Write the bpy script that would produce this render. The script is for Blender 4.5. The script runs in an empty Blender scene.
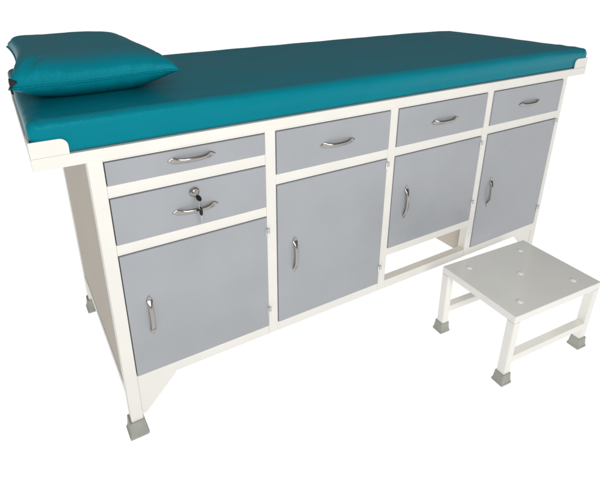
import bpy, bmesh, math, random
from mathutils import Vector, Matrix, noise
random.seed(7)
S = bpy.context.scene
C = S.collection
PI = math.pi

# ------------------------------------------------------------------ camera
cam = bpy.data.cameras.new('camera'); co = bpy.data.objects.new('camera', cam); C.objects.link(co)
yaw, pitch, roll = 0.52652, -0.39603, -0.00608
fw = Vector((math.sin(yaw)*math.cos(pitch), math.cos(yaw)*math.cos(pitch), math.sin(pitch)))
r0 = Vector((math.cos(yaw), -math.sin(yaw), 0)); u0 = r0.cross(fw)
cr, sr = math.cos(roll), math.sin(roll)
r1 = cr*r0 + sr*u0; u1 = -sr*r0 + cr*u0
M = Matrix((r1, u1, -fw)).transposed().to_4x4(); M.translation = Vector((-0.02106, -1.02175, 1.15167))
co.matrix_world = M
cam.sensor_fit = 'HORIZONTAL'; cam.sensor_width = 36; cam.lens = 36*492.79/600
cam.shift_x = (300-285.79)/600; cam.shift_y = (174.15-239)/600
cam.clip_start = 0.05; cam.clip_end = 2000
S.camera = co

# ------------------------------------------------------------------ world, lamps, exposure
w = bpy.data.worlds.new('World'); S.world = w; w.use_nodes = True
nt = w.node_tree; nt.nodes.clear()
wo = nt.nodes.new('ShaderNodeOutputWorld'); bg = nt.nodes.new('ShaderNodeBackground')
tc = nt.nodes.new('ShaderNodeTexCoord'); sep = nt.nodes.new('ShaderNodeSeparateXYZ')
rp = nt.nodes.new('ShaderNodeValToRGB'); mr = nt.nodes.new('ShaderNodeMapRange')
nt.links.new(tc.outputs['Generated'], sep.inputs[0]); nt.links.new(sep.outputs['Z'], mr.inputs[0])
mr.inputs['From Min'].default_value = -1; mr.inputs['From Max'].default_value = 1
nt.links.new(mr.outputs[0], rp.inputs[0]); nt.links.new(rp.outputs[0], bg.inputs[0]); nt.links.new(bg.outputs[0], wo.inputs[0])
e = rp.color_ramp.elements
UNDER = 1.09                                   # added glow under the floor, keeps it white and shadowless
e[0].position = 0.0; e[0].color = (UNDER, UNDER*.995, UNDER*.985, 1)
e[1].position = 0.485; e[1].color = (UNDER, UNDER*.995, UNDER*.985, 1)
k = rp.color_ramp.elements.new(0.50); k.color = (.10, .101, .103, 1)
k = rp.color_ramp.elements.new(1.0); k.color = (.36, .362, .37, 1)

def area(name, loc, target, sx, sy, power, col):
    l = bpy.data.lights.new(name, 'AREA'); l.shape = 'RECTANGLE'; l.size = sx; l.size_y = sy
    l.energy = power; l.color = col
    o = bpy.data.objects.new(name, l); C.objects.link(o); o.location = loc
    o.rotation_euler = (Vector(target)-Vector(loc)).to_track_quat('-Z', 'Y').to_euler()
    return o
area('front_softbox', (0.0, -2.4, 1.75), (0.8, 0, 0.45), 1.6, 1.1, 54, (1.0, .985, .955))

S.view_settings.view_transform = 'Standard'; S.view_settings.look = 'None'
S.view_settings.exposure = 0; S.view_settings.gamma = 1
S.render.engine = 'CYCLES'
S.cycles.max_bounces = 10; S.cycles.transmission_bounces = 6

# ------------------------------------------------------------------ materials
def mat(name, base, rough, metal=0, bump=0, bscale=200, var=0, vscale=4, spec=.5, coat=0, rvar=0, wave=0):
    m = bpy.data.materials.new(name); m.use_nodes = True; n = m.node_tree
    b = n.nodes['Principled BSDF']
    b.inputs['Base Color'].default_value = (*base, 1); b.inputs['Roughness'].default_value = rough
    b.inputs['Metallic'].default_value = metal; b.inputs['Specular IOR Level'].default_value = spec
    b.inputs['Coat Weight'].default_value = coat; b.inputs['Coat Roughness'].default_value = .25
    t = n.nodes.new('ShaderNodeTexCoord')
    if var:
        x = n.nodes.new('ShaderNodeTexNoise'); x.inputs['Roughness'].default_value = .45; x.inputs['Scale'].default_value = vscale; x.inputs['Detail'].default_value = 6
        n.links.new(t.outputs['Object'], x.inputs['Vector'])
        r = n.nodes.new('ShaderNodeValToRGB'); n.links.new(x.outputs['Fac'], r.inputs[0])
        r.color_ramp.elements[0].position = .15; r.color_ramp.elements[1].position = .85; r.color_ramp.interpolation = 'EASE'
        r.color_ramp.elements[0].color = (*[c*(1-var) for c in base], 1); r.color_ramp.elements[1].color = (*[min(1, c*(1+var)) for c in base], 1)
        n.links.new(r.outputs[0], b.inputs['Base Color'])
        if rvar:
            q = n.nodes.new('ShaderNodeMapRange'); n.links.new(x.outputs['Fac'], q.inputs[0])
            q.inputs['From Min'].default_value = .3; q.inputs['From Max'].default_value = .7
            q.inputs['To Min'].default_value = rough-rvar; q.inputs['To Max'].default_value = rough+rvar
            n.links.new(q.outputs[0], b.inputs['Roughness'])
    if bump:
        x = n.nodes.new('ShaderNodeTexNoise'); x.inputs['Scale'].default_value = bscale; x.inputs['Detail'].default_value = 3
        n.links.new(t.outputs['Object'], x.inputs['Vector'])
        bb = n.nodes.new('ShaderNodeBump'); bb.inputs['Strength'].default_value = bump; bb.inputs['Distance'].default_value = .001
        n.links.new(x.outputs['Fac'], bb.inputs['Height']); n.links.new(bb.outputs[0], b.inputs['Normal'])
        if wave:                                # sheet metal is never quite flat
            y = n.nodes.new('ShaderNodeTexNoise'); y.inputs['Scale'].default_value = 6; y.inputs['Detail'].default_value = 2
            n.links.new(t.outputs['Object'], y.inputs['Vector'])
            b2 = n.nodes.new('ShaderNodeBump'); b2.inputs['Strength'].default_value = 1; b2.inputs['Distance'].default_value = wave
            n.links.new(y.outputs['Fac'], b2.inputs['Height']); n.links.new(b2.outputs[0], bb.inputs['Normal'])
    return m

cream = mat('cream_powder_coat', (.765, .752, .708), .34, bump=.25, bscale=120, var=.03, vscale=9, rvar=.05, wave=.0006)
grey = mat('grey_powder_coat', (.345, .361, .387), .30, bump=.35, bscale=140, var=.055, vscale=6, rvar=.08, wave=.0010)
sidem = mat('side_panel_shaded_cream', (.50, .44, .365), .50, bump=.25, bscale=90, var=.06, vscale=5, rvar=.06, spec=.25, wave=.0010)  # cream coat with the shade of the side mixed into its colour
rubber = mat('grey_green_plastic', (.33, .335, .30), .5, bump=.3, bscale=300, var=.1, vscale=40)
chrome = mat('chrome', (.40, .375, .35), .20, metal=1, bump=.1, bscale=400)
steel = mat('hinge_steel', (.55, .56, .58), .35, metal=.7)
black = mat('black_plastic', (.010, .010, .011), .5, spec=.25)
dark = mat('gap_shade_dark', (.05, .05, .05), .8)
inner = mat('inner_panel_shade', (.55, .50, .44), .5, var=.06, vscale=6)  # brown shadow of the open bay put into the panel colour
stoolm = mat('stool_powder_coat', (.80, .79, .745), .14, bump=.12, bscale=60, var=.02, vscale=8, coat=.5)
white = mat('white_button_plastic', (.86, .86, .84), .25)

def leather(name, base):
    m = mat(name, base, .40, spec=.30, var=.05, vscale=6, rvar=.05); n = m.node_tree; b = n.nodes['Principled BSDF']
    b.inputs['Specular Tint'].default_value = (.12, .75, .9, 1)
    t = n.nodes.new('ShaderNodeTexCoord')
    v = n.nodes.new('ShaderNodeTexVoronoi'); v.inputs['Scale'].default_value = 420
    x = n.nodes.new('ShaderNodeTexNoise'); x.inputs['Scale'].default_value = 120; x.inputs['Detail'].default_value = 4
    big = n.nodes.new('ShaderNodeTexNoise'); big.inputs['Scale'].default_value = 9; big.inputs['Detail'].default_value = 3
    for q in (v, x, big): n.links.new(t.outputs['Object'], q.inputs['Vector'])
    a = n.nodes.new('ShaderNodeMath'); a.operation = 'MULTIPLY_ADD'; a.inputs[1].default_value = .5
    n.links.new(v.outputs['Distance'], a.inputs[0]); n.links.new(x.outputs['Fac'], a.inputs[2])
    b1 = n.nodes.new('ShaderNodeBump'); b1.inputs['Strength'].default_value = .75; b1.inputs['Distance'].default_value = .0010
    n.links.new(a.outputs[0], b1.inputs['Height'])
    b2 = n.nodes.new('ShaderNodeBump'); b2.inputs['Strength'].default_value = .35; b2.inputs['Distance'].default_value = .006
    n.links.new(big.outputs['Fac'], b2.inputs['Height']); n.links.new(b1.outputs[0], b2.inputs['Normal'])
    n.links.new(b2.outputs[0], b.inputs['Normal'])
    return m
teal = leather('teal_leatherette', (.0012, .182, .238))

floorm = bpy.data.materials.new('white_floor_added_glow'); floorm.use_nodes = True  # made-up translucent floor, passes the added glow up from below
n = floorm.node_tree; n.nodes.clear()
o_ = n.nodes.new('ShaderNodeOutputMaterial'); tr = n.nodes.new('ShaderNodeBsdfTranslucent'); df = n.nodes.new('ShaderNodeBsdfDiffuse'); mx = n.nodes.new('ShaderNodeMixShader')
tr.inputs[0].default_value = (1, 1, 1, 1); df.inputs[0].default_value = (.95, .95, .94, 1); mx.inputs[0].default_value = .05
n.links.new(tr.outputs[0], mx.inputs[1]); n.links.new(df.outputs[0], mx.inputs[2]); n.links.new(mx.outputs[0], o_.inputs[0])

# ------------------------------------------------------------------ helpers
def obj(name, bm, m, parent=None, smooth=False, label=None, loc=None):
    bmesh.ops.recalc_face_normals(bm, faces=bm.faces)
    me = bpy.data.meshes.new(name); bm.to_mesh(me); bm.free(); me.materials.append(m)
    for p in me.polygons: p.use_smooth = smooth
    o = bpy.data.objects.new(name, me); C.objects.link(o)
    if parent: o.parent = parent
    if loc: o.location = loc
    if label: o['label'] = label
    return o
def thing(name, label, cat, loc=(0, 0, 0), rotz=0, group=None):
    o = bpy.data.objects.new(name, None); C.objects.link(o); o.location = loc; o.rotation_euler = (0, 0, rotz)
    o['label'] = label; o['category'] = cat
    if group: o['group'] = group
    return o
def box(bm, x0, x1, y0, y1, z0, z1, bev=.0012, seg=2):
    r = bmesh.ops.create_cube(bm, size=1)
    for v in r['verts']:
        v.co = Vector(((x0+x1)/2+v.co.x*(x1-x0), (y0+y1)/2+v.co.y*(y1-y0), (z0+z1)/2+v.co.z*(z1-z0)))
    if bev:
        ed = list({e for v in r['verts'] for e in v.link_edges})
        bmesh.ops.bevel(bm, geom=ed, offset=bev, segments=seg, affect='EDGES', profile=.5)
def sweep(bm, rings, cap=True):
    vs = [[bm.verts.new(p) for p in r] for r in rings]
    for a, b in zip(vs, vs[1:]):
        for i in range(len(a)): bm.faces.new((a[i], a[(i+1) % len(a)], b[(i+1) % len(a)], b[i]))
    if cap: bm.faces.new(vs[0][::-1]); bm.faces.new(vs[-1])
def ell(c, u, v, a, b, n=16): return [c + u*(a*math.cos(2*PI*i/n)) + v*(b*math.sin(2*PI*i/n)) for i in range(n)]
def tube(bm, pts, r, n=10):
    rings = []; pts = [Vector(p) for p in pts]
    for i, p in enumerate(pts):
        t = (pts[min(i+1, len(pts)-1)]-pts[max(i-1, 0)]).normalized()
        a = Vector((0, 0, 1)) if abs(t.z) < .9 else Vector((1, 0, 0))
        u = t.cross(a).normalized(); v = t.cross(u); rings.append(ell(p, u, v, r, r, n))
    sweep(bm, rings)
def disc(bm, c, axis, prof, n=28):
    axis = Vector(axis).normalized(); a = Vector((0, 0, 1)) if abs(axis.z) < .9 else Vector((1, 0, 0))
    u = axis.cross(a).normalized(); v = axis.cross(u)
    sweep(bm, [ell(Vector(c)+axis*h, u, v, r, r, n) for r, h in prof])

# ------------------------------------------------------------------ floor
bm = bmesh.new(); bmesh.ops.create_grid(bm, x_segments=2, y_segments=2, size=300)
fl = obj('floor', bm, floorm); fl['kind'] = 'structure'

# ------------------------------------------------------------------ examination couch
X0, X1 = .100, 1.755                 # outer faces of the end posts
DEP = .636
ZR0, ZT0 = .163, .785                # underside of bottom rail, underside of top rail
bays = [(.1312, .5142), (.5436, .9190), (.9480, 1.3275), (1.3570, 1.7300)]
couch = thing('examination_couch', 'cream steel examination couch with grey drawers and doors under the teal mattress', 'examination table')

bm = bmesh.new()
T = .030
# front posts (run to the feet at the ends), mid posts
box(bm, X0, bays[0][0], 0, T, .042, ZT0-.0002, .0015)
box(bm, bays[3][1], X1, 0, T, .042, ZT0-.0002, .0015)
for a, b in ((bays[0][1], bays[1][0]), (bays[1][1], bays[2][0]), (bays[2][1], bays[3][0])):
    box(bm, a, b, .0005, T, ZR0+.001, ZT0-.0002, .0008)
# rear posts
box(bm, X0, X0+T, DEP-T, DEP, .042, ZT0-.0002, .0015)
box(bm, X1-T, X1, DEP-T, DEP, .042, ZT0-.0002, .0015)
def rail(x0, x1, z0, z1, y0=.001, y1=T-.001): box(bm, x0+.0002, x1-.0002, y0, y1, z0, z1, .0008)
zb = .1935
for i, (a, b) in enumerate(bays):
    rail(a, b, .7795, ZT0-.0003)
    rail(a, b, ZR0, zb)
rail(*bays[0], .6945, .7230); rail(*bays[0], .5495, .5770)
for i in (1, 2, 3): rail(*bays[i], .6335, .6618)
rail(*bays[2], .2900, .3170)
# side rails low and rear rail
for x in (X0+.001, X1-T+.001): box(bm, x, x+T-.002, T+.0002, DEP-T-.0002, .122, .150, .0008)
box(bm, X0+T, X1-T, DEP-T+.001, DEP-.001, .745, ZT0-.0005, .0008)
obj('frame', bm, cream, couch)

# top angle frame that holds the mattress
bm = bmesh.new()
LX, RX, FY, BY = 0.0, 1.850, -.004, .664
box(bm, LX, RX, FY, FY+.030, ZT0, .8110, .0012)
box(bm, LX, RX, BY-.030, BY, ZT0, .8110, .0012)
box(bm, LX+.0005, LX+.030, FY+.0302, BY-.0302, ZT0+.0003, .8107, .0012)
box(bm, RX-.030, RX-.0005, FY+.0302, BY-.0302, ZT0+.0003, .8107, .0012)
for x in (.45, .93, 1.4): box(bm, x, x+.03, FY+.0302, BY-.0302, ZT0+.002, .8090, .001)
obj('top_rail', bm, cream, couch)
# sheet supporting the mattress
bm = bmesh.new(); box(bm, LX+.031, RX-.031, FY+.031, BY-.031, .8095, .8110, 0)
obj('support_sheet', bm, cream, couch)

# corner tabs: L plates rising round each mattress corner
def corner_tab(sx, sy):
    bm = bmesh.new(); L = .071; H = .0335; t = .003; r = .016
    def plate(axis):
        pts = [(0, 0), (L, 0), (L, H-r)]
        for k in range(1, 8):
            a = k/8*PI/2; pts.append((L-r+r*math.cos(a), H-r+r*math.sin(a)))
        pts += [(L-r, H), (0, H)]
        fr, bk = [], []
        for p, z in pts:
            if axis == 'x': fr.append((p, 0, z)); bk.append((p, t, z))
            else: fr.append((0, p+t*1.0, z)); bk.append((t, p+t*1.0, z))
        return fr, bk
    for ax in 'xy':
        fr, bk = plate(ax); sweep(bm, [[Vector(q) for q in fr], [Vector(q) for q in bk]])
    bmesh.ops.bevel(bm, geom=[e for e in bm.edges if e.calc_face_angle(0) > .8], offset=.0007, segments=2, affect='EDGES')
    for v in bm.verts:
        v.co = Vector((v.co.x*sx, v.co.y*sy, v.co.z))
        v.co += Vector((LX+.0005 if sx > 0 else RX-.0005, FY+.0008 if sy > 0 else BY-.0008, .8114))
    return obj('corner_tab', bm, cream, couch)
for sx in (1, -1):
    for sy in (1, -1): corner_tab(sx, sy)

# gusset plates under the bottom rail beside each front leg
def gusset(x, s, y=.004):
    bm = bmesh.new()
    pts = [(0, 0), (.102, 0), (.102, -.004), (.010, -.100), (0, -.100)]
    sweep(bm, [[Vector((x+s*p, y, ZR0-.0012+z)) for p, z in pts], [Vector((x+s*p, y+.003, ZR0-.0012+z)) for p, z in pts]])
    return obj('gusset_plate', bm, cream, couch)
gusset(bays[0][0]+.0008, 1); gusset(bays[3][1]-.0008, -1)
gusset(bays[0][0]+.0008, 1, DEP-.01); gusset(bays[3][1]-.0008, -1, DEP-.01)

# side panels, back panel, bay dividers and floors
def sheet(name, m, *a):
    bm = bmesh.new(); box(bm, *a, .0006, 1); return obj(name, bm, m, couch)
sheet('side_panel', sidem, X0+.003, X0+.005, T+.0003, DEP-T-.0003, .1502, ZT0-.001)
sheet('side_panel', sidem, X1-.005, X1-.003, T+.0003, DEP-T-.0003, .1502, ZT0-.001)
sheet('back_panel', cream, X0+T, X1-T, DEP-.006, DEP-.004, .300, .744)
sheet('back_panel', cream, X0+T, .931, DEP-.006, DEP-.004, .165, .2995)
sheet('back_panel', cream, 1.344, X1-T, DEP-.006, DEP-.004, .165, .2995)
for x, z in ((.527, .166), (.930, .166), (1.3405, .166)):
    sheet('divider_panel', inner, x, x+.002, T+.0003, DEP-.007, z, ZT0-.001)
for a, b, z in ((.107, .5265, .166), (.5295, .9295, .166), (.9325, 1.340, .292), (1.343, 1.7485, .166)):
    sheet('bottom_panel', inner, a, b, T+.0003, DEP-.007, z, z+.002)

# dark sheets standing in for the shade inside, seen through the thin gaps
bm = bmesh.new()
for i, (a, b) in enumerate(bays):
    zz = [.7795, .6618 if i else .7230]
    spans = [(.6618, .7795), (.317 if i == 2 else zb, .6335)] if i else [(.7230, .7795), (.5770, .6945), (zb, .5495)]
    for z0, z1 in spans: box(bm, a+.0005, b-.0005, .0180, .0190, z0+.0005, z1-.0005, 0)
obj('gap_shade_sheet', bm, dark, couch)

def handle_mesh():
    """bow pull along X, foot to foot, standing out towards -Y"""
    bm = bmesh.new(); L = .058; rings = []; N = 40
    for i in range(N+1):
        s = -1+2*i/N; s = max(-.985, min(.985, s)); a = abs(s)
        if a > .74: w = .0006+.0068*math.sin(min(1, (1-a)/.26)*PI/2)**1.15; h = .0012; off = .0012
        else: w = .0054+.0022*(a/.74)**6; h = .0040-.0028*(a/.74)**5; off = .0012
        d = .0110*(1-(min(a, .80)/.80)**2.6)
        tilt = 0
        rings.append(ell(Vector((s*L, -off-d, 0)), Vector((0, 0, 1)), Vector((0, 1, 0)), w, h, 14))
    sweep(bm, rings)
    bmesh.ops.recalc_face_normals(bm, faces=bm.faces)
    me = bpy.data.meshes.new('handle'); bm.to_mesh(me); bm.free(); me.materials.append(chrome)
    for p in me.polygons: p.use_smooth = True
    return me
HM = handle_mesh()
def handle(parent, x, z, vert=False):
    o = bpy.data.objects.new('handle', HM); C.objects.link(o); o.parent = parent
    o.location = (x, -.0032, z); o.rotation_euler = (0, PI/2 if vert else 0, 0); return o
YF = -.003
def front(name, bay, z0, z1, label=None):
    a, b = bay; g = .0018
    bm = bmesh.new(); box(bm, a+g, b-g*.6, YF, .014, z0+g*.6, z1-g, .0014, 3)
    return obj(name, bm, grey, couch, label=label)
def hinge(parent, x, z, m=None):
    bm = bmesh.new()
    tube(bm, [(x, -.0055, z-.013), (x, -.0055, z+.0005)], .0042, 12)
    tube(bm, [(x, -.0055, z+.0012), (x, -.0055, z+.013)], .0042, 12)
    box(bm, x-.008, x-.001, -.0050, -.0033, z-.012, z+.012, .0005, 1)
    o = obj('hinge', bm, steel, parent); o.data.materials.append(cream)
    for p in o.data.polygons:
        if p.center.z < z+.0008 and p.center.x > x-.0045: p.material_index = 1      # the lower knuckle is painted with the frame
    return o

dr = []
dr.append(front('drawer', bays[0], .7230, .7795, 'shallow top left grey drawer')); handle(dr[-1], .3235, .7545)
dr.append(front('drawer', bays[0], .5770, .6945, 'grey drawer with a round lock above its handle')); handle(dr[-1], .3225, .6255)
LOCKD = dr[-1]
for i, x in ((1, .7335), (2, 1.1400), (3, 1.5500)):
    d = front('drawer', bays[i], .6618, .7795, None); handle(d, x, .7165)
doors = [(0, zb, .5495, .186, .367, (.503, .249)), (1, zb, .6335, .5985, .408, (.610, .252)), (2, .3170, .6335, 1.0045, .471, (.603, .384)), (3, zb, .6335, 1.411, .408, (.620, .262))]
for i, z0, z1, hx, hz, hs in doors:
    d = front('door', bays[i], z0, z1, 'shorter grey door above the open gap' if i == 2 else None)
    handle(d, hx, hz, True)
    for q in hs: hinge(d, bays[i][1]+.001, q)

# lock barrel in the second drawer
LX_, LZ_ = .3215, .668
bm = bmesh.new(); disc(bm, (LX_, YF, LZ_), (0, -1, 0), [(.0125, 0), (.0125, .002), (.0115, .0045), (.0095, .0062), (.0088, .0060), (.0088, .0052), (.0, .0052)][:6])
lock = obj('lock', bm, chrome, LOCKD, smooth=False)
bm = bmesh.new(); disc(bm, (LX_, YF-.0062, LZ_), (0, -1, 0), [(.0058, -.002), (.0058, .0006), (.0052, .0009)], 20)
obj('lock_cylinder', bm, chrome, lock)
bm = bmesh.new(); box(bm, LX_-.0008, LX_+.0008, YF-.0076, YF-.0060, LZ_-.0040, LZ_+.0040, 0)
obj('keyhole', bm, black, lock)

# plastic feet
def foot_bm(cx, cy, s, half=.0255, top=.0195, h=.050):
    bm = bmesh.new(); prof = [(half*.97, 0), (half, .002), (half, .008), (half*.93, .010), (top*1.10, h*.42), (top*1.04, h*.7), (top, h-.001), (top-.001, h)]
    def sq(k, z):
        pts = []; r = k*.12
        for q in range(4):
            a0 = q*PI/2
            for j in range(4):
                a = a0+j/3*PI/2; cxx = (k-r)*(1 if q in (0, 3) else -1); cyy = (k-r)*(1 if q in (0, 1) else -1)
                pts.append(Vector((cx+cxx+r*math.cos(a), cy+cyy+r*math.sin(a), z)))
        return pts
    sweep(bm, [sq(k*s, z*s) for k, z in prof]); return bm
for x, y in ((X0+.0145, .0145), (X1-.0135, .0145), (X0+.0145, DEP-.0150), (X1-.0145, DEP-.0150)):
    obj('foot', foot_bm(x, y, 1.0), rubber, couch)

# ------------------------------------------------------------------ keys hanging in the lock
keys = thing('key_bunch', 'two small keys on a ring hanging from the lock of the second drawer', 'keys', (LX_, YF-.008, LZ_))
def blade(bm, l, up):     # along -Z from origin, flat in XZ
    box(bm, -.0026, .0026, -.0008, .0008, -l, 0, .0004, 1)
    for k in range(4): box(bm, .0026, .0038, -.0007, .0007, -l+.004+k*.004, -l+.006+k*.004, 0)
def key_head(bm):
    pts = []
    for i in range(20):
        a = 2*PI*i/20; pts.append((.0066*math.cos(a), .0100*math.sin(a)))
    sweep(bm, [[Vector((x, -.0022, z)) for x, z in pts], [Vector((x*1.08, 0, z*1.05)) for x, z in pts], [Vector((x, .0022, z)) for x, z in pts]])
k1 = bpy.data.objects.new('key', None); C.objects.link(k1); k1.parent = keys; k1.rotation_euler = (math.radians(-62), 0, math.radians(10)); k1.location = (0, -.008, -.002)
bm = bmesh.new(); blade(bm, .016, 0); b_ = obj('blade', bm, steel, k1); b_.rotation_euler = (PI, 0, 0); b_.location = (0, 0, -.004)
bm = bmesh.new(); key_head(bm); h_ = obj('key_head', bm, black, k1); h_.location = (0, 0, -.010); h_.scale = (.8, .9, .9)
k2 = bpy.data.objects.new('key', None); C.objects.link(k2); k2.parent = keys; k2.location = (.0035, -.020, -.040); k2.rotation_euler = (0, math.radians(-6), math.radians(35))
bm = bmesh.new(); key_head(bm); h_ = obj('key_head', bm, black, k2); h_.scale = (.62, .9, 1.15)
bm = bmesh.new(); blade(bm, .024, 0); b_ = obj('blade', bm, steel, k2); b_.location = (0, 0, -.010)
bm = bmesh.new()
pts = [(.0105*math.cos(a), 0, .0125*math.sin(a)) for a in [2*PI*i/28 for i in range(29)]]
tube(bm, pts, .0008, 8); rg = obj('key_ring', bm, steel, keys, smooth=True); rg.location = (.004, -.019, -.022); rg.rotation_euler = (0, 0, math.radians(50))

# ------------------------------------------------------------------ mattress
def nz(p, s, seed=0): return noise.noise(Vector((p.x*s+seed, p.y*s-seed, p.z*s+seed*2)))
def mattress():
    bm = bmesh.new()
    x0, x1, y0, y1, z0, z1 = .0050, 1.8450, .0015, .6570, .8115, .8840
    r = .014
    def axis(a, b, step):
        e_ = [0, .003, .006, .010, .014, .018, .022, .028]
        m_ = max(1, int((b-a-.056)/step)); mid = [.028+(b-a-.056)*i/m_ for i in range(1, m_)]
        return [a+t for t in e_]+[a+t for t in mid]+[b-t for t in e_[::-1]]
    xs, ys = axis(x0, x1, .012), axis(y0, y1, .014)
    zs = [z0+(z1-z0)*i/14 for i in range(15)]
    verts = {}
    def V(p):
        key = tuple(round(c, 5) for c in p)
        if key not in verts: verts[key] = bm.verts.new(p)
        return verts[key]
    def face(U, W, f):
        for i in range(len(U)-1):
            for j in range(len(W)-1):
                bm.faces.new([V(f(U[i], W[j])), V(f(U[i+1], W[j])), V(f(U[i+1], W[j+1])), V(f(U[i], W[j+1]))])
    face(xs, ys, lambda a, b: (a, b, z0)); face(xs, ys, lambda a, b: (a, b, z1))
    face(xs, zs, lambda a, b: (a, y0, b)); face(xs, zs, lambda a, b: (a, y1, b))
    face(ys, zs, lambda a, b: (x0, a, b)); face(ys, zs, lambda a, b: (x1, a, b))
    cx, cy, cz = (x0+x1)/2, (y0+y1)/2, (z0+z1)/2
    for v in bm.verts:
        p = v.co.copy(); rb = .003 if p.z < cz else r
        inn = Vector((min(max(p.x, x0+.016), x1-.016), min(max(p.y, y0+.016), y1-.016), min(max(p.z, z0+rb), z1-r)))
        # per-axis scaled rounding
        d = p-inn
        if d.length > 1e-9:
            sc = Vector((d.x/.016, d.y/.016, d.z/(rb if d.z < 0 else r)))
            if sc.length > 0:
                m_ = max(abs(sc.x), abs(sc.y), abs(sc.z)); sc = sc.normalized()*m_
                d = Vector((sc.x*.016, sc.y*.016, sc.z*(rb if d.z < 0 else r)))
        q = inn+d
        # bulge of the sides, slight crown and sag of the top
        t = max(0, math.sin(PI*min(1, max(0, (q.z-.838)/(z1-.838)))))
        if q.y < y0+.02: q.y -= (.0035+.0015*nz(q, 3, 2))*t
        if q.y > y1-.02: q.y += .004*t
        if q.x < x0+.02: q.x -= .002*t
        if q.x > x1-.02: q.x += .003*t
        if q.z > cz:
            e_ = min(q.y-y0, y1-q.y, q.x-x0, x1-q.x); f = min(1, max(0, e_)/.05)
            q.z += .0022*nz(q, 5, 4)*f + .0012*nz(q, 14, 9)
            q.z += .003*f*math.sin(PI*(q.y-y0)/(y1-y0))
            # dent under the pillow edge
            # far end slumps
            if q.x > 1.55: q.z -= .006*((q.x-1.55)/.3)**2
        # drag wrinkles near the corners
        for cxx in (x0, x1):
            dd = abs(q.x-cxx)
            if dd < .12 and q.y < y0+.12:
                a = math.exp(-(dd/.035)); q.y -= .0022*a*math.sin(dd*260+q.z*90)*t
                q.z += .0012*math.exp(-dd/.05)*math.sin(dd*170+q.y*120) if q.z > cz else 0
        if q.z > z0+.004 and q.z < z1-.02 and q.y < y0+.02: q.y -= .0008*nz(Vector((q.x, 0, q.z*.35)), 22, 5)
        v.co = q
    return bm
matt = obj('mattress', mattress(), teal, smooth=True)
matt['label'] = 'long teal leatherette mattress lying on top of the couch frame'; matt['category'] = 'mattress'
# ------------------------------------------------------------------ pillow
PX, PY = .168, .375
A, B = .172, .275
def seam_z(u, v): return .932+.016*(v+1)/2 + .004*math.sin(u*2+v)
def plan(u, v):
    # corners stretch out as ears, sides pull in
    x = A*u*(1-(.10 if u < 0 else .035)*(1-v*v)); y = B*v*(1-.05*(1-u*u))
    x += max(0, -u)*.024*(v+1)/2 - max(0, u)*.012*(v+1)/2
    x *= 1+.02*abs(u)**8*abs(v)**8; y *= 1+.03*abs(u)**8*abs(v)**8
    return x, y
def pillow_pt(u, v, side):
    x, y = plan(u, v); zs = seam_z(u, v)
    f = ((1-abs(u)**(4.5 if u > 0 else 9))*(1-abs(v)**6)); f = max(0, f)**.40
    if side > 0 and v < 0: f = ((1-abs(u)**(4.5 if u > 0 else 9))*(1-abs(v)**9))**.40
    if side < 0: f = max(0, (1-abs(u)**3.2)*(1-abs(v)**4.2))**.54
    if side > 0:
        h = (.053-.013*(v*.5+.5)-.005*u-.004*(1-u*u))*f
        z = zs+h
    else:
        z = max(zs-(zs-.8825)*min(1, f*1.12), .8870-.0005)
    p = Vector((PX+x, PY+y, z))
    # wrinkles running in from the seam
    e_ = min(1-abs(u), 1-abs(v)); g = math.exp(-e_/.10)*min(1, e_/.02)
    cxx = x if (1-abs(v)) < (1-abs(u)) else y
    amp = (.0055 if u < .6 or v < -.5 else .0022)*g*(noise.noise(Vector((cxx*34, side*3.1, 1.7)))+.6*noise.noise(Vector((cxx*75, side*1.1, 4.7))))
    p.z += amp*(1 if side > 0 else -.6)
    if v < -.7 and side > 0: p.z += .0016*math.exp(-(1+v)/.10)*min(1, (1+v)/.015)*noise.noise(Vector((x*170, 3, 9)))
    # crease by the left front corner
    dd = math.hypot((u+.78)*1.0, (v+.84)*1.4)
    if side > 0: p.z += .0062*math.exp(-(dd/.15)**2)*math.sin((u-v)*26)
    if side > 0: p.z += .0020*noise.noise(Vector((u*2.2, v*2.2, 3)))*f
    return p
def cosd(n): return [-math.cos(PI*i/n) for i in range(n+1)]
US = [max(-1, min(1, .55*a+.45*(-1+2*i/72))) for i, a in enumerate(cosd(72))]
bm = bmesh.new(); grid = {}
for side in (1, -1):
    for i, u in enumerate(US):
        for j, v in enumerate(US):
            edge = i in (0, 72) or j in (0, 72)
            key = (0 if edge else side, i, j)
            if key not in grid:
                p = pillow_pt(u, v, side if not edge else 1)
                grid[key] = bm.verts.new(p)
    def g_(i, j): return grid[(0 if (i in (0, 72) or j in (0, 72)) else side, i, j)]
    for i in range(72):
        for j in range(72): bm.faces.new((g_(i, j), g_(i+1, j), g_(i+1, j+1), g_(i, j+1)))
pil = obj('pillow', bm, teal, smooth=True)
pil['label'] = 'teal leatherette pillow with pointed corners at the left end of the mattress'; pil['category'] = 'pillow'
pil['kind_note'] = ''
del pil['kind_note']
bm = bmesh.new(); loop = []
nn = 90
for i in range(nn): loop.append((-1+2*i/nn, -1))
for i in range(nn): loop.append((1, -1+2*i/nn))
for i in range(nn): loop.append((1-2*i/nn, 1))
for i in range(nn): loop.append((-1, 1-2*i/nn))
rings = []; P3 = [pillow_pt(u, v, 1) for u, v in loop]
for i, p in enumerate(P3):
    t = (P3[(i+1) % len(P3)]-P3[i-1]).normalized(); out = t.cross(Vector((0, 0, 1))).normalized(); up = out.cross(t)
    k = .0021*(1+.25*math.sin(i*1.9)); rings.append(ell(p+up*.0006, out, up, k*1.5, k, 8))
rings.append([q.copy() for q in rings[0]]); sweep(bm, rings, cap=False); bmesh.ops.remove_doubles(bm, verts=bm.verts, dist=1e-6)
obj('seam', bm, teal, pil, smooth=True)
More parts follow.
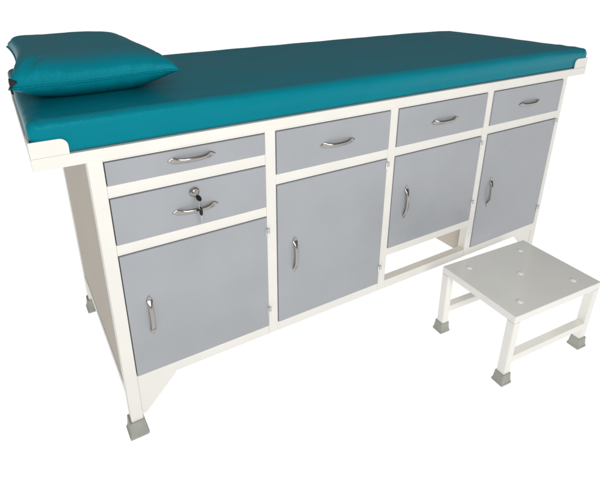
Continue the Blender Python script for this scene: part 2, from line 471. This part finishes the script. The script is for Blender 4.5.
# zip end poking out at the left front corner
bm = bmesh.new()
tri = [(-.006, .953), (.0095, .9455), (-.0055, .935)]
sweep(bm, [[Vector((x, .088, z)) for x, z in tri], [Vector((x, .104, z)) for x, z in tri]])
bmesh.ops.bevel(bm, geom=list(bm.edges), offset=.0015, segments=2, affect='EDGES')
zp = obj('zip_end', bm, black, pil)
bm = bmesh.new(); tube(bm, [(-.0035, .094, .940), (-.0045, .092, .931), (-.0035, .093, .922)], .0022, 8)
obj('zip_pull', bm, black, zp)

# ------------------------------------------------------------------ step stool
stool = thing('step_stool', 'low off-white steel step stool with a square top standing before the couch', 'step stool', (1.2855, -.2525, 0), math.radians(-4.0))
W, D, H = .374, .287, .2505
bm = bmesh.new()
box(bm, -W/2, W/2, -D/2, D/2, H-.024, H-.0001, .0018, 3)
# hollow underside
obj('top_plate', bm, stoolm, stool)
t = .026
def leg_bm(sx, sy):
    bm = bmesh.new(); x, y = sx*(W/2-t/2-.0005), sy*(D/2-t/2-.0005); dx, dy = sx*.004, sy*.002
    def sq(cx, cy, z): return [Vector((cx+a*t/2, cy+b*t/2, z)) for a, b in ((-1, -1), (1, -1), (1, 1), (-1, 1))]
    sweep(bm, [sq(x+dx-sx*.006, y+dy-sy*.004, .03), sq(x, y, H-.0245)])
    bmesh.ops.bevel(bm, geom=list(bm.edges), offset=.0016, segments=2, affect='EDGES'); return bm
for sx in (-1, 1):
    for sy in (-1, 1):
        l = obj('leg', leg_bm(sx, sy), stoolm, stool)
        obj('foot', foot_bm(sx*(W/2-t/2-.002), sy*(D/2-t/2-.002), .78, half=.026, top=.0205, h=.048), rubber, l)
for sy in (-1, 1):
    bm = bmesh.new(); y = sy*(D/2-t/2-.001); box(bm, -W/2+t+.0005, W/2-t-.0005, y-.0125, y+.0125, .078, .1005, .001)
    obj('cross_rail', bm, stoolm, stool)
for x, y in ((-.118, .098), (.118, .098), (.004, .002), (.118, -.098), (-.118, -.098)):
    bm = bmesh.new(); disc(bm, (x, y, H-.0005), (0, 0, 1), [(.0098, 0), (.0098, .0012), (.0085, .0026), (.0048, .0036), (.0015, .0040)], 24)
    obj('button', bm, white, stool, smooth=True)
